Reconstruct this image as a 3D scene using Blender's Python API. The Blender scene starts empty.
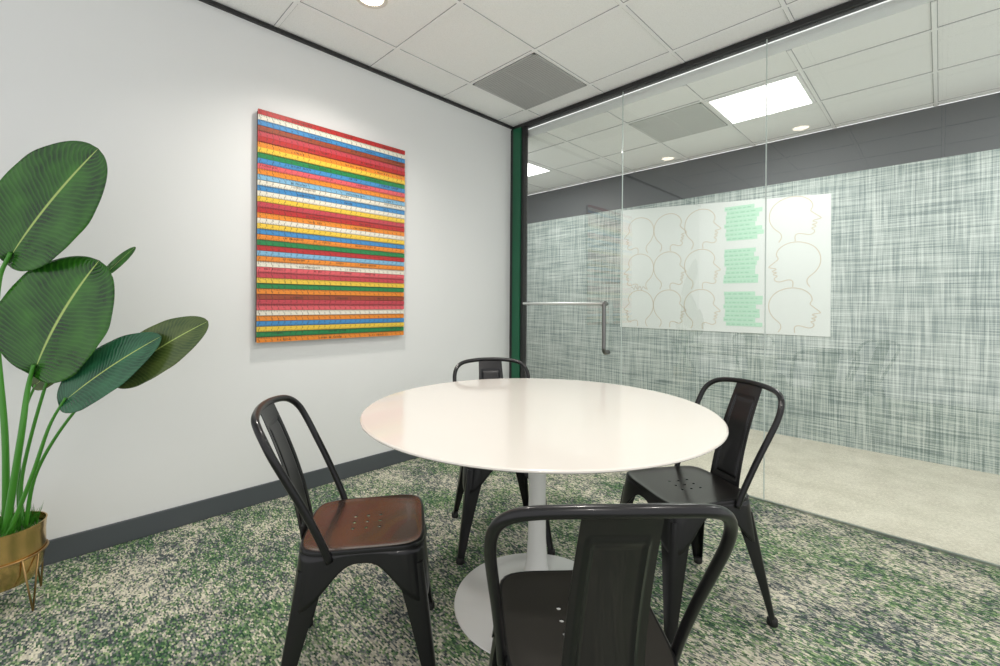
import bpy, bmesh, math, random
from mathutils import Vector, Matrix
random.seed(7)
S=bpy.context.scene
COL=S.collection
try:
    S.view_settings.view_transform='Standard'
except Exception: pass

# ------------------------------------------------------------------ node helpers
def new_mat(name):
    m=bpy.data.materials.new(name); m.use_nodes=True
    nt=m.node_tree; b=nt.nodes.get('Principled BSDF')
    return m,nt,b
def simple(name,col,rough=.5,metal=0.,spec=.5,bump=0,bscale=200,emit=None,estr=0,coat=0):
    m,nt,b=new_mat(name)
    b.inputs['Base Color'].default_value=(*col,1)
    b.inputs['Roughness'].default_value=rough
    b.inputs['Metallic'].default_value=metal
    b.inputs['Specular IOR Level'].default_value=spec
    b.inputs['Coat Weight'].default_value=coat
    if emit:
        b.inputs['Emission Color'].default_value=(*emit,1)
        b.inputs['Emission Strength'].default_value=estr
    tc=nt.nodes.new('ShaderNodeTexCoord')
    n=nt.nodes.new('ShaderNodeTexNoise'); n.inputs['Scale'].default_value=bscale
    nt.links.new(tc.outputs['Object'],n.inputs['Vector'])
    if bump>0:
        bp=nt.nodes.new('ShaderNodeBump'); bp.inputs['Strength'].default_value=bump
        bp.inputs['Distance'].default_value=.002
        nt.links.new(n.outputs['Fac'],bp.inputs['Height'])
        nt.links.new(bp.outputs['Normal'],b.inputs['Normal'])
    return m
def noise(nt,vec,scale,mapscale=(1,1,1),detail=2,rough=.5,loc=(0,0,0)):
    mp=nt.nodes.new('ShaderNodeMapping'); mp.inputs['Scale'].default_value=mapscale
    mp.inputs['Location'].default_value=loc
    nt.links.new(vec,mp.inputs['Vector'])
    n=nt.nodes.new('ShaderNodeTexNoise'); n.inputs['Scale'].default_value=scale
    n.inputs['Detail'].default_value=detail; n.inputs['Roughness'].default_value=rough
    nt.links.new(mp.outputs['Vector'],n.inputs['Vector'])
    return n.outputs['Fac']
def math_(nt,op,a,b=None,c=None):
    n=nt.nodes.new('ShaderNodeMath'); n.operation=op
    for i,v in enumerate((a,b,c)):
        if v is None: continue
        if isinstance(v,(int,float)): n.inputs[i].default_value=v
        else: nt.links.new(v,n.inputs[i])
    return n.outputs[0]
def wsum(nt,*terms):
    r=None
    for s,w in terms:
        t=math_(nt,'MULTIPLY',s,w); r=t if r is None else math_(nt,'ADD',r,t)
    return r
def ramp(nt,fac,stops,interp='LINEAR'):
    r=nt.nodes.new('ShaderNodeValToRGB'); r.color_ramp.interpolation=interp
    el=r.color_ramp.elements
    while len(el)<len(stops): el.new(.5)
    for e,(p,c) in zip(el,stops):
        e.position=p; e.color=(*c,1) if len(c)==3 else c
    nt.links.new(fac,r.inputs['Fac']); return r.outputs['Color']
def mixc(nt,fac,a,b,mode='MIX'):
    n=nt.nodes.new('ShaderNodeMix'); n.data_type='RGBA'; n.blend_type=mode
    for s,v in ((n.inputs[0],fac),(n.inputs[6],a),(n.inputs[7],b)):
        if isinstance(v,(int,float)): s.default_value=v
        elif isinstance(v,tuple): s.default_value=(*v,1)
        else: nt.links.new(v,s)
    return n.outputs[2]

# ------------------------------------------------------------------ mesh helpers
def obj_from(name,verts,faces,mats,fm=None,smooth=False,parent=None,kind=None):
    me=bpy.data.meshes.new(name); me.from_pydata([tuple(v) for v in verts],[],faces)
    for m in (mats if isinstance(mats,(list,tuple)) else [mats]): me.materials.append(m)
    if fm:
        for p,i in zip(me.polygons,fm): p.material_index=i
    if smooth:
        for p in me.polygons: p.use_smooth=True
    me.update()
    o=bpy.data.objects.new(name,me); COL.objects.link(o)
    if parent: o.parent=parent
    if kind: o['kind']=kind
    return o
def box_data(lo,hi):
    x0,y0,z0=lo;x1,y1,z1=hi
    v=[(x0,y0,z0),(x1,y0,z0),(x1,y1,z0),(x0,y1,z0),(x0,y0,z1),(x1,y0,z1),(x1,y1,z1),(x0,y1,z1)]
    f=[(0,3,2,1),(4,5,6,7),(0,1,5,4),(1,2,6,5),(2,3,7,6),(3,0,4,7)]
    return v,f
class Acc:
    def __init__(s): s.v=[];s.f=[];s.m=[]
    def add(s,v,f,mi=0):
        n=len(s.v); s.v+= [tuple(q) for q in v]; s.f+=[tuple(i+n for i in q) for q in f]; s.m+=[mi]*len(f)
    def box(s,lo,hi,mi=0): s.add(*box_data(lo,hi),mi)
    def obj(s,name,mats,**k): return obj_from(name,s.v,s.f,mats,s.m,**k)
def box(name,lo,hi,mat,bevel=0,**k):
    o=obj_from(name,*box_data(lo,hi),mat,**k)
    if bevel:
        b=o.modifiers.new('b','BEVEL'); b.width=bevel; b.segments=2
    return o
def tube_data(pts,rad,n=12,closed=False,flat=None):
    pts=[Vector(p) for p in pts]; N=len(pts)
    rads=rad if isinstance(rad,list) else [rad]*N
    V=[];F=[]; prev=None
    for i,p in enumerate(pts):
        if closed: t=(pts[(i+1)%N]-pts[i-1]).normalized()
        else: t=(pts[min(i+1,N-1)]-pts[max(i-1,0)]).normalized()
        if prev is None:
            a=Vector((0,0,1)) if abs(t.z)<.9 else Vector((1,0,0))
            u=t.cross(a).normalized()
        else: u=(prev-t*prev.dot(t)).normalized()
        prev=u; w=t.cross(u)
        for k in range(n):
            a=2*math.pi*k/n
            V.append(p+(u*math.cos(a)+w*math.sin(a))*rads[i])
    M=N if closed else N-1
    for i in range(M):
        for k in range(n):
            a=i*n+k;b=i*n+(k+1)%n;c=((i+1)%N)*n+(k+1)%n;d=((i+1)%N)*n+k
            F.append((a,b,c,d))
    if not closed:
        F.append(tuple(range(n))[::-1]); F.append(tuple((N-1)*n+k for k in range(n)))
    return V,F
def spline(ctrl,sub=8):
    c=[Vector(p) for p in ctrl]; c=[2*c[0]-c[1]]+c+[2*c[-1]-c[-2]]
    out=[]
    for i in range(1,len(c)-2):
        for s in range(sub):
            t=s/sub; p0,p1,p2,p3=c[i-1:i+3]
            out.append(.5*((2*p1)+(p2-p0)*t+(2*p0-5*p1+4*p2-p3)*t*t+(3*p1-p0-3*p2+p3)*t**3))
    out.append(c[-2]); return out
def lathe(profile,n=64,center=(0,0,0)):
    V=[];F=[]; cx,cy,cz=center
    for r,z in profile:
        for k in range(n):
            a=2*math.pi*k/n; V.append((cx+r*math.cos(a),cy+r*math.sin(a),cz+z))
    for i in range(len(profile)-1):
        for k in range(n):
            F.append((i*n+k,i*n+(k+1)%n,(i+1)*n+(k+1)%n,(i+1)*n+k))
    F.append(tuple(range(n))[::-1]); F.append(tuple((len(profile)-1)*n+k for k in range(n)))
    return V,F
def autosmooth(o,ang=40):
    me=o.data
    for p in me.polygons: p.use_smooth=True
    try: me.set_sharp_from_angle(angle=math.radians(ang))
    except Exception: pass
def empty(name,loc,label,cat,rot=0,group=None):
    e=bpy.data.objects.new(name,None); COL.objects.link(e); e.location=loc; e.rotation_euler=(0,0,rot)
    e.empty_display_size=.1
    e['label']=label; e['category']=cat
    if group: e['group']=group
    return e
def tag(o,label,cat,group=None):
    o['label']=label;o['category']=cat
    if group:o['group']=group
    return o
def apply_mods(o):
    dg=bpy.context.evaluated_depsgraph_get(); dg.update()
    me=bpy.data.meshes.new_from_object(o.evaluated_get(dg)); o.modifiers.clear(); o.data=me

# ------------------------------------------------------------------ dimensions
H=2.74; HC=2.62; HG=2.708; YF=1.63; XE=4.4; YB=-4.4; XL=-3.4; XR=5.2
EYE=1.152; CX,CY=2.758,-2.94
R=Vector((.7107,.7035,0)).normalized(); FW=Vector((-.7035,.7107,0)).normalized()
def cam2w(lat,dep,z=0):
    p=Vector((CX,CY,0))+R*lat+FW*dep; return Vector((p.x,p.y,z))

# ------------------------------------------------------------------ materials
M={}
m,nt,b=new_mat('wall_paint'); tc=nt.nodes.new('ShaderNodeTexCoord').outputs['Object']
n=noise(nt,tc,1.5); nt.links.new(ramp(nt,n,[(0,(.73,.74,.75)),(1,(.76,.77,.775))]),b.inputs['Base Color'])
b.inputs['Roughness'].default_value=.6
bp=nt.nodes.new('ShaderNodeBump'); bp.inputs['Strength'].default_value=.08; bp.inputs['Distance'].default_value=.001
nt.links.new(noise(nt,tc,250),bp.inputs['Height']); nt.links.new(bp.outputs[0],b.inputs['Normal']); M['wall']=m

m,nt,b=new_mat('ceiling_tile'); tc=nt.nodes.new('ShaderNodeTexCoord').outputs['Object']
n=noise(nt,tc,180,detail=3); nt.links.new(ramp(nt,n,[(.3,(.88,.88,.88)),(.6,(.95,.95,.95))]),b.inputs['Base Color'])
b.inputs['Roughness'].default_value=.9
bp=nt.nodes.new('ShaderNodeBump'); bp.inputs['Strength'].default_value=.3; bp.inputs['Distance'].default_value=.002
nt.links.new(n,bp.inputs['Height']); nt.links.new(bp.outputs[0],b.inputs['Normal']); M['tile']=m
M['grid']=simple('ceiling_grid_bar',(.93,.93,.93),.5)
M['tileshade']=simple('painted_tile_shadow',(.36,.36,.37),.9)  # shadow line at the tile edges, painted as grey strips beside the bars
M['black']=simple('black_trim',(.012,.012,.013),.4)
M['base']=simple('baseboard_rubber',(.07,.08,.09),.5)
M['green']=simple('green_frame_paint',(.005,.105,.047),.3)
M['darkwall']=simple('charcoal_paint',(.085,.092,.10),.6,bump=.05)
M['vent']=simple('vent_metal',(.48,.48,.48),.5)
M['ventdark']=simple('vent_slot',(.30,.30,.30),.8)
M['vent2']=simple('pale_vent_metal',(.66,.67,.66),.5)
M['ventdark2']=simple('pale_vent_slot',(.50,.51,.50),.8)
M['steel']=simple('brushed_steel',(.20,.20,.195),.3,1.)
M['bar']=simple('satin_steel_bar',(.78,.79,.78),.35,1.)
M['alu']=simple('rail_aluminium',(.5,.52,.5),.35,1.)
M['seam']=simple('silicone_joint',(.55,.62,.6),.4)
M['panel']=simple('light_diffuser',(1,1,1),.5,emit=(1,.985,.95),estr=5)
M['lens']=simple('downlight_lens',(1,1,1),.5,emit=(1,.86,.66),estr=12)
M['ring']=simple('downlight_ring',(.75,.7,.65),.3)

# carpet : every dash is one yarn loop, coloured from snapped coordinates
m,nt,b=new_mat('patterned_carpet'); tc0=nt.nodes.new('ShaderNodeTexCoord').outputs['Object']
def yarn(dx,dy,seed):
    sp=nt.nodes.new('ShaderNodeSeparateXYZ'); nt.links.new(tc0,sp.inputs[0])
    iy=math_(nt,'FLOOR',math_(nt,'DIVIDE',sp.outputs[1],dy))
    wn=nt.nodes.new('ShaderNodeTexWhiteNoise'); wn.noise_dimensions='1D'
    nt.links.new(math_(nt,'ADD',iy,seed),wn.inputs['W'])
    ix=math_(nt,'FLOOR',math_(nt,'ADD',math_(nt,'DIVIDE',sp.outputs[0],dx),wn.outputs['Value']))
    cb=nt.nodes.new('ShaderNodeCombineXYZ'); nt.links.new(math_(nt,'MULTIPLY',ix,dx),cb.inputs[0]); nt.links.new(math_(nt,'MULTIPLY',iy,dy),cb.inputs[1])
    w2=nt.nodes.new('ShaderNodeTexWhiteNoise'); w2.noise_dimensions='3D'
    nt.links.new(cb.outputs[0],w2.inputs['Vector'])
    return cb.outputs[0],w2.outputs['Value'],w2.outputs['Color']
tc,wh,wc=yarn(.010,.005,3.)
wsp=nt.nodes.new('ShaderNodeSeparateXYZ'); nt.links.new(wc,wsp.inputs[0])
big=noise(nt,tc,2.4,(1,1.15,1),3,.6)
med=noise(nt,tc,14,(1,1.4,1),4,.65)
fin=noise(nt,tc,46,(.8,2.0,1),3,.65)
v=wsum(nt,(big,.26),(med,.32),(fin,.28),(wsp.outputs[0],.14))
c1=ramp(nt,v,[(0,(.03,.036,.045)),(.435,(.055,.066,.074)),(.465,(.12,.138,.138)),(.50,(.24,.248,.225)),(.53,(.43,.41,.335)),(.59,(.60,.57,.46)),(1,(.72,.69,.57))])
gb=noise(nt,tc,2.3,(1,1.2,1),3,.6,(7,3,0)); gf=noise(nt,tc,12,(.9,1.8,1),4,.7,(3,1,0)); g2=noise(nt,tc,44,(.8,2.2,1),2,.6,(1,8,0))
g=wsum(nt,(gb,.34),(gf,.28),(g2,.24),(wsp.outputs[1],.14))
gm=ramp(nt,g,[(.500,(0,0,0)),(.530,(.88,.88,.88))])
gc=ramp(nt,wsum(nt,(fin,.6),(wsp.outputs[2],.4)),[(.35,(.016,.055,.028)),(.5,(.05,.135,.05)),(.62,(.15,.26,.11)),(.75,(.32,.40,.20))])
col=mixc(nt,gm,c1,gc)
nt.links.new(col,b.inputs['Base Color']); b.inputs['Roughness'].default_value=.95; b.inputs['Specular IOR Level'].default_value=.1
bp=nt.nodes.new('ShaderNodeBump'); bp.inputs['Strength'].default_value=.4; bp.inputs['Distance'].default_value=.003
nt.links.new(noise(nt,tc0,190),bp.inputs['Height']); nt.links.new(bp.outputs[0],b.inputs['Normal']); M['carpet']=m

# corridor floor
m,nt,b=new_mat('corridor_floor'); tc=nt.nodes.new('ShaderNodeTexCoord').outputs['Object']
n=wsum(nt,(noise(nt,tc,5,(1,1,1),5,.7),.5),(noise(nt,tc,70,detail=3),.5))
nt.links.new(ramp(nt,n,[(.38,(.49,.45,.37)),(.6,(.68,.635,.54))]),b.inputs['Base Color']); b.inputs['Roughness'].default_value=.35; M['cfloor']=m

# woven wallpaper
m,nt,b=new_mat('woven_plaid_wallcovering'); tc=nt.nodes.new('ShaderNodeTexCoord').outputs['Object']
a1=noise(nt,tc,1,(170,1,4),0,.5); a2=noise(nt,tc,1,(4,1,170),0,.5,(5,0,9))
b1=noise(nt,tc,1,(90,1,2.5),0,.5,(3,0,2)); b2=noise(nt,tc,1,(2.5,1,90),0,.5,(1,0,4))
v=wsum(nt,(a1,.32),(a2,.32),(b1,.18),(b2,.18))
nt.links.new(ramp(nt,v,[(.34,(.18,.235,.23)),(.44,(.30,.36,.35)),(.53,(.44,.50,.48)),(.66,(.63,.68,.655))]),b.inputs['Base Color'])
b.inputs['Roughness'].default_value=.8; M['plaid']=m

# glass : reflection only where a ray enters the pane (thin architectural glass)
m,nt,b=new_mat('clear_glass'); nt.nodes.remove(b); out=nt.nodes['Material Output']
tr=nt.nodes.new('ShaderNodeBsdfTransparent'); tr.inputs[0].default_value=(.965,.98,.972,1)
gl=nt.nodes.new('ShaderNodeBsdfGlossy'); gl.inputs['Roughness'].default_value=.0
fr=nt.nodes.new('ShaderNodeFresnel'); fr.inputs[0].default_value=1.52
ge=nt.nodes.new('ShaderNodeNewGeometry')
fac=math_(nt,'MULTIPLY',math_(nt,'MULTIPLY',fr.outputs[0],2.2),math_(nt,'SUBTRACT',1.,ge.outputs['Backfacing']))
fac=math_(nt,'MINIMUM',fac,1.)
mx=nt.nodes.new('ShaderNodeMixShader'); nt.links.new(fac,mx.inputs[0]); nt.links.new(tr.outputs[0],mx.inputs[1]); nt.links.new(gl.outputs[0],mx.inputs[2])
nt.links.new(mx.outputs[0],out.inputs[0]); M['glass']=m

M['table']=simple('white_lacquer',(.61,.58,.55),.12,spec=.5,coat=.3)
M['ped']=simple('white_pedestal_enamel',(.72,.72,.71),.25)
M['chair']=simple('black_powdercoated_metal',(.020,.020,.022),.30,.7,bump=.03,bscale=900,coat=.15)
M['seatreflection']=simple('painted_warm_reflection',(.18,.13,.115),.24,.92,bump=.03,bscale=900,coat=.3)  # warm reflection of the striped artwork, painted into the seat colour
M['seatgrey']=simple('gunmetal_seat',(.075,.070,.068),.30,.9,bump=.03,bscale=900,coat=.2)
M['rubber']=simple('rubber_foot',(.01,.01,.01),.7)
M['brass']=simple('brushed_brass',(.66,.45,.19),.22,1.)
M['soil']=simple('potting_moss',(.04,.09,.02),.9,bump=1,bscale=60)

# ------------------------------------------------------------------ setting
def S_(o): o['kind']='structure'; return o
S_(box('floor',(0,YB,-.05),(XE,0,0),M['carpet']))
S_(box('floor_corridor',(XL,0,-.05),(XR,YF,0),M['cfloor'])).name='floor_hallway'
S_(box('wall_left',(-.12,YB,0),(0,0,H),M['wall']))
a=Acc(); a.box((XL,YF,0),(XR,YF+.1,2.235),0); a.box((XL,YF,2.235),(XR,YF+.1,HC),1)
S_(a.obj('wall_hallway',[M['plaid'],M['darkwall']]))
S_(box('wall_hallway_end',(XL-.1,-.12,0),(XL,YF+.1,HC),M['wall']))
S_(box('wall_hallway_side',(XL,-.12,0),(-.12,0,HC),M['wall']))
S_(box('baseboard_left',(0,YB,0),(.012,-.012,.105),M['base'],bevel=.004))
S_(box('trim_1',(0,YB,H-.020),(.020,-.02,H),M['black']))
def ceiling(name,x0,x1,y0,y1,z,gx,gy,p):
    a=Acc()
    a.box((x0,y0,z+.006),(x1,y1,z+.08),0)
    hb=.0100; hg=.0130
    k=math.ceil((x0-gx)/p)
    while gx+k*p<x1:
        X=gx+k*p
        a.box((X-hg,y0,z+.003),(X+hg,y1,z+.0058),2); a.box((X-hb,y0,z),(X+hb,y1,z+.0045),1); k+=1
    k=math.ceil((y0-gy)/p)
    while gy+k*p<y1:
        Y=gy+k*p
        a.box((x0,Y-hg,z+.003),(x1,Y+hg,z+.0057),2); a.box((x0,Y-hb,z-.0002),(x1,Y+hb,z+.0044),1); k+=1
    return S_(a.obj(name,[M['tile'],M['grid'],M['tileshade']]))
ceiling('ceiling',0,XE,YB,0,H,.325,-.195,.612)
ceiling('ceiling_hallway',XL,XR,.05,YF,HC,1.53,.36,.60)

def vent(x0,x1,y0,y1,z,label,mats):
    a=Acc(); t=.007
    a.box((x0,y0,z-.002),(x1,y1,z+.003),1)
    for (p,q) in (((x0,y0),(x0+t*2,y1)),((x1-t*2,y0),(x1,y1)),((x0,y0),(x1,y0+t*2)),((x0,y1-t*2),(x1,y1)),(((x0+x1)/2-t*.7,y0),((x0+x1)/2+t*.7,y1))):
        a.box((p[0],p[1],z-.005),(q[0],q[1],z-.001),0)
    n=30
    for i in range(n):
        y=y0+.018+(y1-y0-.036)*(i+.5)/n
        a.box((x0+.014,y-.0065,z-.004),(x1-.014,y+.005,z-.0015),0)
    return tag(a.obj('ceiling_vent',mats),label,'vent')
vent(.338,.924,-.793,-.208,H,'grey slatted metal air vent set in the tiled ceiling',[M['vent'],M['ventdark']])
vent(.945,1.515,.375,.945,HC,'pale slatted air vent in the hallway ceiling',[M['vent2'],M['ventdark2']])

def light_panel(x0,x1,y0,y1,z,label):
    e=empty('ceiling_light_panel',((x0+x1)/2,(y0+y1)/2,z),label,'ceiling light',group='square hallway ceiling light panels')
    w=(x1-x0)/2;h=(y1-y0)/2
    a=Acc()
    a.box((-w,-h,-.008),(w,-h+.02,.003));a.box((-w,h-.02,-.008),(w,h,.003));a.box((-w,-h+.02,-.008),(-w+.02,h-.02,.003));a.box((w-.02,-h+.02,-.008),(w,h-.02,.003))
    a.obj('panel_frame',[M['grid']],parent=e)
    box('light_diffuser',(-w+.02,-h+.02,-.004),(w-.02,h-.02,.002),M['panel'],parent=e)
for x in (1.83,-.57,3.63):
    light_panel(x-.285,x+.285,.375,.945,HC,'bright square light panel recessed in the hallway ceiling tiles')
def can(x,y,z,w=45):
    e=empty('recessed_downlight',(x,y,z),'round warm recessed downlight with a metal ring','ceiling light',group='warm recessed ceiling downlights')
    v,f=lathe([(.062,0),(.085,0),(.085,-.006),(.075,-.010),(.062,-.004)],40)
    o=obj_from('trim_ring',v,f[:-2]+[],M['ring'],parent=e,smooth=True)
    v,f=lathe([(.0,-.001),(.062,-.001),(.062,-.003),(.0,-.004)],40)
    obj_from('lamp_lens',v,f[:-2],M['lens'],parent=e)
    L=bpy.data.lights.new('downlight_lamp','SPOT'); L.energy=w; L.spot_size=math.radians(140); L.spot_blend=1; L.shadow_soft_size=.08; L.color=(1,.94,.85)
    lo=bpy.data.objects.new('downlight_lamp',L); COL.objects.link(lo); lo.parent=e; lo.location=(0,0,-.03)
can(.645,-1.775,H,90); can(1.865,-1.775,H,100); can(3.4,-1.775,H,80); can(3.4,-3.3,H,90)

# glass partition
S_(box('trim_2',(.0,-.018,HG),(XE,.05,H),M['black']))
S_(box('trim_3',(.17,-.003,0),(XE,.013,.010),M['alu']))
a=Acc(); a.box((.0,-.030,0),(.03,.05,HG),0); a.box((.03,-.03,0),(.12,.045,HG),1); a.box((.12,-.02,0),(.15,.035,HG),0)
S_(a.obj('trim_4',[M['black'],M['green']]))
xs=[1.098,2.03,2.965,3.90]
for i in range(3):
    o=S_(box('window_%d'%(i+1),(xs[i]+.003,0,.010),(xs[i+1]-.003,.010,HG),M['glass']))
    S_(box('trim_%d'%(i+5),(xs[i]-.0022,.001,.010),(xs[i]+.0022,.009,HG),M['seam']))
d=S_(box('door_1',(.165,0,.015),(1.092,.010,HG-.005),M['glass']))
a=Acc()
y=-.05
pts=[(.185,y,1.150)]+[(.25+.1*k,y,1.150) for k in range(7)]+[(.975,y,1.150)]
a.add(*tube_data(pts,.011),1)
pts=spline([(.975,.0,1.150),(.983,-.03,1.158),(.985,y,1.14),(.985,y,1.08),(.985,y,.97),(.985,y,.86),(.985,y,.81),(.985,-.03,.785),(.985,.0,.788)],5)
a.add(*tube_data(pts,.015))
for X in (.20,.93):
    a.add(*tube_data([(X,.016,1.15),(X,y,1.15)],.007))
for (X,z) in ((.20,1.15),(.93,1.15),(.985,.788)):
    a.add(*tube_data([(X,.010,z),(X,.016,z)],.016)); a.add(*tube_data([(X,-.005,z),(X,.0,z)],.018))
o=a.obj('door_handle',[M['steel'],M['bar']],parent=d); autosmooth(o); o['label']='brushed steel bar and pull handle'

# ------------------------------------------------------------------ striped artwork
cols={'r':(.46,.02,.02),'k':(.50,.05,.07),'p':(.68,.10,.12),'w':(.74,.70,.60),'b':(.05,.24,.52),'g':(.01,.21,.06),'y':(.78,.52,.05),'o':(.76,.24,.02),'n':(.30,.055,.02),'l':(.20,.42,.62)}
names={'r':'red','k':'crimson','p':'pink','w':'white','b':'blue','g':'green','y':'yellow','o':'orange','n':'brown','l':'sky_blue'}
keys=list(cols); am=[simple('ruler_paint_'+names[k],cols[k],.35) for k in keys]
am.append(simple('ruler_ink',(.03,.025,.02),.5)); INK=len(am)-1
am.append(simple('canvas_edge',(.10,.05,.03),.6)); EDGE=len(am)-1
seq=list('rwbnkroygbpolwbwykrowybogrlowpkygonkpwobygo')
nS=len(seq); y0,y1,z0,z1=-2.128,-1.168,.917,2.233
A=Acc(); A.box((.002,y0+.004,z0+.004),(.030,y1-.004,z1-.004),EDGE)
hS=(z1-z0)/nS
DIG={'0':'abcdef','1':'bc','2':'abged','3':'abgcd','4':'fgbc','5':'afgcd','6':'afgedc','7':'abc','8':'abcdefg','9':'gfabcd'}
for i,c in enumerate(seq):
    zt=z1-i*hS; zb=zt-hS+.0024
    dx=.040+random.uniform(-.002,.002)
    cuts=[y0]+([random.uniform(y0+.2,y1-.2)] if random.random()<.35 else [])+[y1]
    for j in range(len(cuts)-1):
        A.box((.028,cuts[j]+(.001 if j else 0),zb),(dx,cuts[j+1],zt),keys.index(c))
    xx=dx+.0006
    def ink(ya,yb,za,zc):
        A.add([(xx,ya,za),(xx,yb,za),(xx,yb,zc),(xx,ya,zc)],[(0,1,2,3)],INK)
    up=random.random()<.5
    y=y0+.006;q=0; num=random.randint(1,9)
    while y<y1-.006:
        L=hS*(.50 if q%8==0 else .36 if q%4==0 else .24)
        if up: ink(y,y+.0022,zt-L,zt)
        else: ink(y,y+.0022,zb,zb+L)
        if q%4==0 and y<y1-.03:   # inch numerals as seven-segment strokes
            s_=DIG[str(num%10)]; num+=1
            w_,h_,t_=.0055,.011,.0013
            ya=y+.0035; za=zb+(.003 if up else hS-.0165)
            seg={'a':(0,w_,h_-t_,h_),'g':(0,w_,h_/2-t_/2,h_/2+t_/2),'d':(0,w_,0,t_),'f':(0,t_,h_/2,h_),'b':(w_-t_,w_,h_/2,h_),'e':(0,t_,0,h_/2),'c':(w_-t_,w_,0,h_/2)}
            for k_ in s_:
                e_=seg[k_]; ink(ya+e_[0],ya+e_[1],za+e_[2],za+e_[3])
        y+=.0085;q+=1
    if random.random()<.6:
        y=y0+random.uniform(.02,.3)
        while y<y1-.14:
            nw=random.randint(6,18)
            zc=zb+hS*(.36 if up else .62)
            for q in range(nw):
                if random.random()<.88:
                    ink(y,y+.0026,zc-.005,zc+.005)
                    if random.random()<.6: ink(y+.0026,y+.006,zc+.003,zc+.005)
                    if random.random()<.5: ink(y+.0026,y+.006,zc-.005,zc-.003)
                y+=.0085
                if y>y1-.02: break
            y+=random.uniform(.05,.30)
tag(A.obj('striped_artwork',am),'wall artwork of stacked multicoloured wooden ruler strips','artwork')

# ------------------------------------------------------------------ poster on hallway wall
pm=[simple('poster_paper',(.74,.78,.76),.5),simple('poster_outline',(.62,.55,.43),.6),simple('poster_green',(.48,.75,.58),.6),simple('poster_scribble',(.50,.43,.34),.6),simple('poster_text_green',(.30,.60,.43),.6)]
P=Acc(); px0,px1,pz0=.168,2.112,.889
def ptop(x): return 2.215-(x-px0)/(px1-px0)*.13
yy=YF-.006
P.add([(px0,yy,pz0),(px1,yy,pz0),(px1,yy,ptop(px1)),(px0,yy,ptop(px0)),(px0,YF-.001,pz0),(px1,YF-.001,pz0),(px1,YF-.001,ptop(px1)),(px0,YF-.001,ptop(px0))],
      [(0,1,2,3),(7,6,5,4),(0,4,5,1),(1,5,6,2),(2,6,7,3),(3,7,4,0)],0)
head=[(.22,-.04),(.27,.06),(.25,.17),(.13,.30),(.05,.48),(.06,.70),(.18,.89),(.40,.99),(.62,.97),(.77,.86),(.82,.73),(.79,.65),(.80,.60),(.95,.455),(.94,.425),(.84,.40),(.83,.375),(.89,.345),(.87,.32),(.81,.305),(.87,.275),(.86,.25),(.80,.225),(.85,.175),(.84,.12),(.76,.085),(.60,.13),(.52,.09),(.52,-.04)]
def ribbon(pts,w,mi,y=yy-.001):
    V=[];F=[]
    for i,p in enumerate(pts):
        q=pts[min(i+1,len(pts)-1)];o=pts[max(i-1,0)]
        t=Vector((q[0]-o[0],q[1]-o[1])); t.normalize(); nn=Vector((-t.y,t.x))*w/2
        V+= [(p[0]+nn.x,y,p[1]+nn.y),(p[0]-nn.x,y,p[1]-nn.y)]
    for i in range(len(pts)-1): F.append((2*i,2*i+1,2*i+3,2*i+2))
    P.add(V,F,mi)
def heads(x,z,w,h,flip=False):
    pts=[p[:2] for p in spline([(a_,b_,0) for a_,b_ in head],3)]
    ribbon([(x+(1-p[0] if flip else p[0])*w,z+p[1]*h) for p in pts],.0068,1)
for r in range(3):
    zc=pz0+.035+r*.40
    for cI,(xa,w) in enumerate([(.20,.38),(.55,.38),(.88,.38)]):
        heads(xa,zc,w,.38,flip=(cI==0))
    heads(1.64,zc,.42,.38,flip=(r==1))
for r in range(3):
    zc=pz0+.055+r*.405
    for q in range(8):
        z=zc+.018+q*.041
        wl=random.uniform(.25,.33); xs0=1.28+random.uniform(-.01,.02)
        P.add([(xs0,yy-.0014,z-.012),(xs0+wl,yy-.0014,z-.012),(xs0+wl,yy-.0014,z+.0265),(xs0,yy-.0014,z+.0265)],[(0,1,2,3)],2)
        x=xs0+.008
        while x<xs0+wl-.05:
            w=random.uniform(.012,.04)
            P.add([(x,yy-.0022,z),(x+w,yy-.0022,z),(x+w,yy-.0022,z+.009),(x,yy-.0022,z+.009)],[(0,1,2,3)],4); x+=w+.014
pts=[(.30+.014*k,1.33+.018*math.sin(k*1.9)+.008*math.cos(k*3.1)) for k in range(14)]
ribbon([p[:2] for p in spline([(u_,v_,0) for u_,v_ in pts],3)],.005,3)
tag(P.obj('head_outline_poster',pm),'wide white poster with outlined head profiles and green text blocks','poster')

# ------------------------------------------------------------------ table
tp=cam2w(.149,1.719)
T=empty('round_table',tp,'round white pedestal table with glossy top','table')
r=.657
v,f=lathe([(0.001,.722),(.55,.722),(.625,.728),(r-.004,.7385),(r,.742),(r-.001,.7455),(r-.006,.748),(.001,.748)],128)
v=[(x,y,z+.004) for x,y,z in v]
o=obj_from('tabletop',v,f,M['table'],parent=T); autosmooth(o,25)
v,f=lathe([(.001,0),(.312,0),(.317,.004),(.315,.009),(.285,.014),(.21,.022),(.14,.035),(.085,.056),(.055,.09),(.041,.15),(.035,.25),(.033,.42),(.036,.55),(.046,.64),(.07,.69),(.115,.715),(.13,.726),(.001,.726)],96)
o=obj_from('pedestal',v,f,M['ped'],parent=T); autosmooth(o,35)

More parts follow.
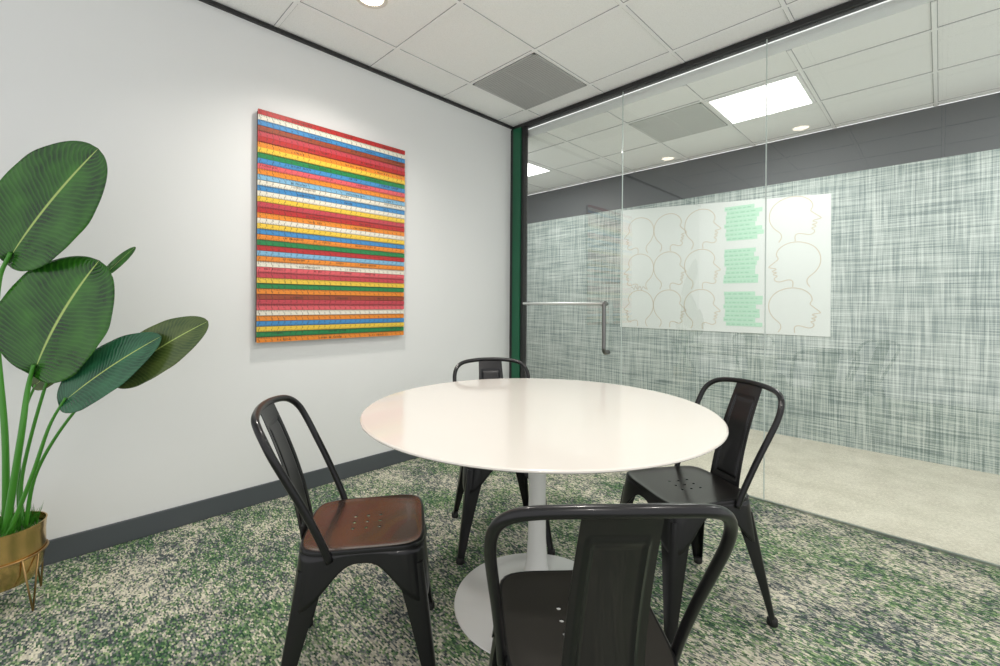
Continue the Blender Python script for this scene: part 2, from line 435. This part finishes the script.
# ------------------------------------------------------------------ chair prototype
def rr(theta,hx,hy,n=6.):
    c,s=math.cos(theta),math.sin(theta)
    k=(abs(c)**n+abs(s)**n)**(-1/n); return Vector((hx*k*c,hy*k*s))
def taper(p): return Vector((p.x*(1-.06*(-p.y/.18+1)/2),p.y))
def make_chair(label,seatmat):
    E=empty('metal_dining_chair',(0,0,0),label,'chair',group='black metal chairs around the round table')
    V=[(0,0,.4465)];F=[];FM=[];N=72
    fr=[.15,.35,.55,.72,.84,.92,.955,.98,.995,1.0,1.0]; dz=[-.0035,-.003,-.0025,-.002,-.0015,.0,.002,.002,.0,-.003,-.014]
    for k,(q,d) in enumerate(zip(fr,dz)):
        for j in range(N):
            p=taper(rr(2*math.pi*j/N,.18,.18,2+4*q)*q)
            V.append((p.x,p.y,.4500+d))
    for j in range(N): F.append((0,1+j,1+(j+1)%N)); FM.append(0)
    for k in range(len(fr)-1):
        for j in range(N):
            a_=1+k*N+j;b_=1+k*N+(j+1)%N; F.append((a_,a_+N,b_+N,b_)); FM.append(0 if k<6 else 1)
    o=obj_from('seat',V,F,[seatmat,M['chair']],FM,smooth=True,parent=E)
    sm=o.modifiers.new('s','SOLIDIFY'); sm.thickness=.0025; sm.offset=-1
    h=Acc()
    for ix in range(-1,2):
        for iy in range(-1,2):
            vv,ff=lathe([(.0055,-.03),(.0055,.03)],14,(ix*.04,iy*.04,.447)); h.add(vv,ff)
    ho=h.obj('cutter',[M['chair']])
    bm_=o.modifiers.new('b','BOOLEAN'); bm_.operation='DIFFERENCE'; bm_.object=ho; bm_.solver='EXACT'
    apply_mods(o); autosmooth(o,35); bpy.data.objects.remove(ho)
    V=[];F=[];N=120;Kz=8
    for j in range(N):
        th=2*math.pi*j/N
        c=abs(math.sin(2*th))
        depth=.026+.125*c**3.2
        for k in range(Kz+1):
            z=.440-depth*k/Kz
            off=(.440-z)*.13
            p=taper(rr(th,.1795+off,.1795+off,6)); V.append((p.x,p.y,z))
    for j in range(N):
        for k in range(Kz):
            a_=j*(Kz+1)+k;b_=((j+1)%N)*(Kz+1)+k; F.append((a_,a_+1,b_+1,b_))
    o=obj_from('apron',V,F,M['chair'],smooth=True,parent=E)
    sm=o.modifiers.new('s','SOLIDIFY'); sm.thickness=.002; sm.offset=0; apply_mods(o)
    for sx in (1,-1):
        for sy in (1,-1):
            V=[];F=[];L=10
            for k in range(L+1):
                z=.395-(.395-.012)*k/L; q=(.440-z)
                cx=(.166 if sy>0 else .155)+q*.128; cy=.166+q*(.13 if sy>0 else .15)
                w=.085+( .026-.085)*min(1,(k/L))**.75
                rd=.014
                prof=[(-w,-.002),(-w*.6,.0005),(-rd,0)]
                prof+=[(-rd+rd*math.sin(a2),-rd+rd*math.cos(a2)) for a2 in (math.pi/8,math.pi/4,3*math.pi/8)]
                prof+=[(0,-rd),(.0005,-w*.6),(-.002,-w)]
                for (a2,b2) in prof: V.append((sx*(cx+a2),sy*(cy+b2),z))
            n=9
            for k in range(L):
                for j in range(n-1):
                    a_=k*n+j; q=(a_,a_+1,a_+n+1,a_+n); F.append(q if sx*sy>0 else q[::-1])
            o=obj_from('leg',V,F,M['chair'],smooth=True,parent=E)
            sm=o.modifiers.new('s','SOLIDIFY'); sm.thickness=.003; sm.offset=0; apply_mods(o); autosmooth(o,50)
            q=.44-.006; fx=sx*((.166 if sy>0 else .155)+q*.128-.012); fy=sy*(.166+q*(.13 if sy>0 else .15)-.012)
            v2,f2=lathe([(.015,0),(.018,.003),(.0175,.022),(.014,.026)],20,(fx,fy,0))
            o2=obj_from('foot_cap',v2,f2,M['rubber'],parent=o,smooth=True)
    half=[(.176,-.085,.425),(.181,-.110,.49),(.191,-.155,.59),(.201,-.200,.68),(.205,-.228,.735),(.199,-.251,.779),(.178,-.272,.808),(.140,-.290,.824),(.07,-.304,.832)]
    ctrl=half+[(0,-.309,.834)]+[(-x,y,z) for x,y,z in half[::-1]]
    o=obj_from('back_frame',*tube_data(spline(ctrl,6),.0108,14),M['chair'],smooth=True,parent=E)
    V=[];F=[];nu,nv=40,60
    def sst(x): x=max(0,min(1,x)); return x*x*(3-2*x)
    for i in range(nv+1):
        t=i/nv; z=.425+t*(.829-.425); y=-.178-.124*t**1.15+ .010*math.sin(math.pi*t)
        w=.078-.013*t
        for j in range(nu+1):
            s=-1+2*j/nu
            dx_=(abs(s)-.70)*w; dt_=max((t-.86)*.42,(.12-t)*.42)
            d_=max(dx_,dt_) if max(dx_,dt_)<0 or min(dx_,dt_)<0 else math.hypot(dx_,dt_)
            bead=max(0,1-abs(d_)/.007); bead=sst(bead)
            V.append((s*w,y-.0055*bead-.003*(1-s*s),z))
    for i in range(nv):
        for j in range(nu):
            a_=i*(nu+1)+j; F.append((a_,a_+1,a_+nu+2,a_+nu+1))
    o=obj_from('back_splat',V,F,M['chair'],smooth=True,parent=E)
    sm=o.modifiers.new('s','SOLIDIFY'); sm.thickness=.0025; sm.offset=0; apply_mods(o); autosmooth(o,60)
    return E
def copy_tree(src):
    def rec(o,par):
        n=o.copy(); COL.objects.link(n)
        if par: n.parent=par
        for c in o.children: rec(c,n)
        return n
    return rec(src,None)
def place(E,lat,dep,dirlat,dirdep):
    p=cam2w(lat,dep); E.location=p
    d_=R*dirlat+FW*dirdep
    E.rotation_euler=(0,0,math.atan2(d_.y,d_.x)-math.pi/2)
A1=make_chair('black metal cafe chair facing away with its back nearest',M['seatgrey'])
B1=copy_tree(A1); C1=copy_tree(A1); D1=copy_tree(A1)
for c in D1.children:
    if c.name.startswith('seat'):
        c.data=c.data.copy(); c.data.materials[0]=M['seatreflection']; c['label']='seat with warm artwork reflection painted in as brown'
A1['label']='black metal cafe chair with its embossed back turned outward'
B1['label']='black metal cafe chair tucked under the far table edge'
C1['label']='black metal cafe chair beside the glass partition'
D1['label']='black metal cafe chair with reflection-tinted seat beside the wall'
place(A1,.182,.99,-.04,1)
place(B1,.0,2.21,.18,-1)
place(C1,.728,1.74,-.96,-.24)
place(D1,-.422,1.43,1,.20)

# ------------------------------------------------------------------ plant
PB=cam2w(-1.84,1.65)
PE=empty('potted_bird_of_paradise',PB,'large-leaved green plant in a brass pot on a wire stand','potted plant')
PE.rotation_euler=(0,0,math.atan2(R.y,R.x))
v,f=lathe([(.001,.09),(.05,.09),(.085,.103),(.106,.145),(.114,.20),(.113,.27),(.1155,.308),(.117,.313),(.113,.313),(.109,.28),(.107,.27),(.001,.27)],64)
pot=obj_from('pot',v,f,M['brass'],parent=PE); autosmooth(pot,40); pot['label']='round brushed brass pot'
v,f=lathe([(.001,.300),(.05,.300),(.09,.294),(.109,.286),(.109,.271),(.001,.271)],40)
obj_from('potting_moss',v,f,M['soil'],parent=PE,smooth=True)
a=Acc()
ring=[(.118*math.cos(2*math.pi*k/48),.118*math.sin(2*math.pi*k/48),.205) for k in range(48)]
a.add(*tube_data(ring,.004,8,closed=True))
for k in range(4):
    an=-.10+k*math.pi/2; da=.22
    A0=Vector((.119*math.cos(an-da),.119*math.sin(an-da),.205)); A2=Vector((.119*math.cos(an+da),.119*math.sin(an+da),.205)); B0=Vector((.128*math.cos(an),.128*math.sin(an),.005))
    a.add(*tube_data([A0,B0*.98+A0*.02,B0+Vector((0,0,.002)),B0*.98+A2*.02,A2],.003,8))
o=a.obj('plant_stand',[simple('dark_brass_wire',(.30,.20,.09),.35,1.)],parent=PE,smooth=True); o['label']='brass wire hairpin stand'

def leaf_mat(name,dark,light,back):
    m,nt,b=new_mat(name); uv=nt.nodes.new('ShaderNodeUVMap').outputs[0]
    sp=nt.nodes.new('ShaderNodeSeparateXYZ'); nt.links.new(uv,sp.inputs[0])
    u_,v_=sp.outputs[0],sp.outputs[1]
    av=math_(nt,'ABSOLUTE',math_(nt,'SUBTRACT',v_,.5))
    wob=math_(nt,'MULTIPLY',noise(nt,uv,7),.04)
    ph=math_(nt,'MULTIPLY',math_(nt,'ADD',wob,math_(nt,'SUBTRACT',u_,math_(nt,'MULTIPLY',av,.45))),170.)
    sn=math_(nt,'SINE',ph); s01=math_(nt,'MULTIPLY_ADD',sn,.5,.5)
    half=tuple((a_*.5+b_*.5) for a_,b_ in zip(dark,light))
    colr=ramp(nt,s01,[(0,dark),(.55,dark),(1,half)])
    nz=noise(nt,uv,3)
    colr=mixc(nt,ramp(nt,nz,[(.35,(0,0,0)),(.70,(.85,.85,.85))]),colr,light)
    mid=ramp(nt,av,[(.007,(1,1,1)),(.015,(0,0,0))])
    colr=mixc(nt,mid,colr,(.38,.50,.14))
    nt.links.new(colr,b.inputs['Base Color']); b.inputs['Roughness'].default_value=.26
    b.inputs['Specular IOR Level'].default_value=.45
    bp=nt.nodes.new('ShaderNodeBump'); bp.inputs['Strength'].default_value=.5; bp.inputs['Distance'].default_value=.0015
    nt.links.new(s01,bp.inputs['Height']); nt.links.new(bp.outputs[0],b.inputs['Normal'])
    return m
LG=leaf_mat('leaf_green',(.003,.036,.003),(.035,.165,.010),None)
LD=leaf_mat('leaf_blue_green',(.005,.050,.024),(.03,.145,.065),None)
LO=leaf_mat('leaf_olive',(.028,.06,.014),(.10,.14,.035),None)
stem_m=simple('plant_stem',(.05,.23,.02),.35)
def leaf(base,tip,width,normal,mat,droop=.05,fold=.12,name='leaf',ea=.45,eb=.55,wv=.012):
    base=Vector(base);tip=Vector(tip);L=(tip-base).length; d=(tip-base).normalized()
    nrm=Vector(normal); nrm=(nrm-d*nrm.dot(d)).normalized(); side=d.cross(nrm)
    nu,nv=100,22; V=[];F=[];UV=[]
    tm=ea/(ea+eb); pk=tm**ea*(1-tm)**eb
    for i in range(nu+1):
        t=i/nu
        w0=width/2*(t**ea*max(0,1-t)**eb)/pk
        for j in range(nv+1):
            s=-1+2*j/nv
            w=w0*(1+.005*math.sin(t*31+s*2)*abs(s))
            wave=wv*width*math.sin(t*14+s*2.5)*s*s*min(1,(1-t)*4)*min(1,t*4)
            p=base+d*(L*(t-.10*(abs(s)**2)*(1-t)))+side*(s*w)+nrm*(-droop*L*(t-.4)**2*1.5+fold*w0*(abs(s)**1.3)-.75*w0*s*s*fold*t+wave)
            V.append(p);UV.append((t,(s+1)/2))
    for i in range(nu):
        for j in range(nv):
            a_=i*(nv+1)+j; F.append((a_,a_+1,a_+nv+2,a_+nv+1))
    o=obj_from(name,V,F,mat,smooth=True,parent=PE)
    ul=o.data.uv_layers.new(name='UVMap')
    for lp in o.data.loops: ul.data[lp.index].uv=UV[lp.vertex_index]
    sm=o.modifiers.new('s','SOLIDIFY'); sm.thickness=.0012; sm.offset=0
    return o
def q(px,py,dy=0.):   # survey angles -> plant-local metres
    dep=1.65+dy
    return Vector(((px-500)/444.4*dep+1.84, dy, EYE+(303-py)/444.4*dep))
def stem(pts,r0=.010,r1=.005):
    sp=spline(pts,8); n=len(sp)
    o=obj_from('stem',*tube_data(sp,[r0+(r1-r0)*i/(n-1) for i in range(n)],10),stem_m,smooth=True,parent=PE)
leaf(q(10,256),q(92,150,-.04),.325,(.2,-1,.1),LG,droop=.08,ea=.46,eb=.50,fold=.2)
leaf(q(34,368),q(92,262,.02),.42,(.0,-1,.15),LG,droop=.12,ea=.43,eb=.52,fold=.2)
leaf(q(66,401,-.04),q(157,337,.0),.21,(-.1,-1,.45),LD,droop=.10,eb=.6)
leaf(q(118,378,.02),q(203,322,.05),.19,(.15,-1,.35),LO,droop=.15)
leaf(q(106,276,.08),q(135,249,.16),.035,(.5,-1,.2),LG)
leaf(q(36,388,.08),q(68,362,.12),.11,(0,-1,.4),LO)
stem([(.0,.01,.28),q(6,440,.0),q(-3,340),q(-1,285),q(10,256)],.011,.006)
stem([(.03,-.02,.28),q(22,440,-.02),q(28,395),q(34,368)],.012,.006)
stem([(.05,-.03,.28),q(33,480,-.04),q(50,430,-.04),q(66,401,-.04)],.008,.004)
stem([(.06,.02,.28),q(38,475,.02),q(75,415,.02),q(118,378,.02)],.007,.004)
stem([(.04,.03,.28),q(25,470,.06),q(60,350,.08),q(106,276,.08)],.007,.004)
stem([(.02,.04,.28),q(20,470,.06),q(26,415,.08),q(36,388,.08)],.007,.004)
a=Acc()
for k in range(260):
    an=random.uniform(0,6.28);rd=random.uniform(0,.095);x=rd*math.cos(an);y=rd*math.sin(an);h=random.uniform(.03,.085);lx=random.uniform(-.04,.04)
    a.add([(x-.003,y,.292),(x+.003,y,.292),(x+lx,y+random.uniform(-.02,.02),.292+h)],[(0,1,2)])
o=a.obj('grass_tuft',[stem_m],parent=PE); o['kind']='stuff'

# ------------------------------------------------------------------ lights
W=bpy.data.worlds.new('world'); S.world=W; W.use_nodes=True
W.node_tree.nodes['Background'].inputs[0].default_value=(1,.995,.985,1); W.node_tree.nodes['Background'].inputs[1].default_value=1.2
for (x,y) in ((1.83,.66),(-.57,.66),(3.63,.66)):
    L=bpy.data.lights.new('panel_lamp','AREA'); L.shape='SQUARE'; L.size=.5; L.energy=18; L.color=(1,.98,.95)
    o=bpy.data.objects.new('panel_lamp',L); COL.objects.link(o); o.location=(x,y,HC-.02)

# ------------------------------------------------------------------ camera
cd=bpy.data.cameras.new('camera'); cam=bpy.data.objects.new('camera',cd); COL.objects.link(cam)
cd.sensor_width=36; cd.lens=16.0; cd.shift_y=-.030; cd.clip_start=.02
roll=math.radians(.4); up=Vector((0,0,1))
r_=R*math.cos(roll)+up*math.sin(roll); u_=r_.cross(FW)
mt=Matrix((( r_.x,u_.x,-FW.x,CX),(r_.y,u_.y,-FW.y,CY),(r_.z,u_.z,-FW.z,EYE),(0,0,0,1)))
cam.matrix_world=mt
S.camera=cam
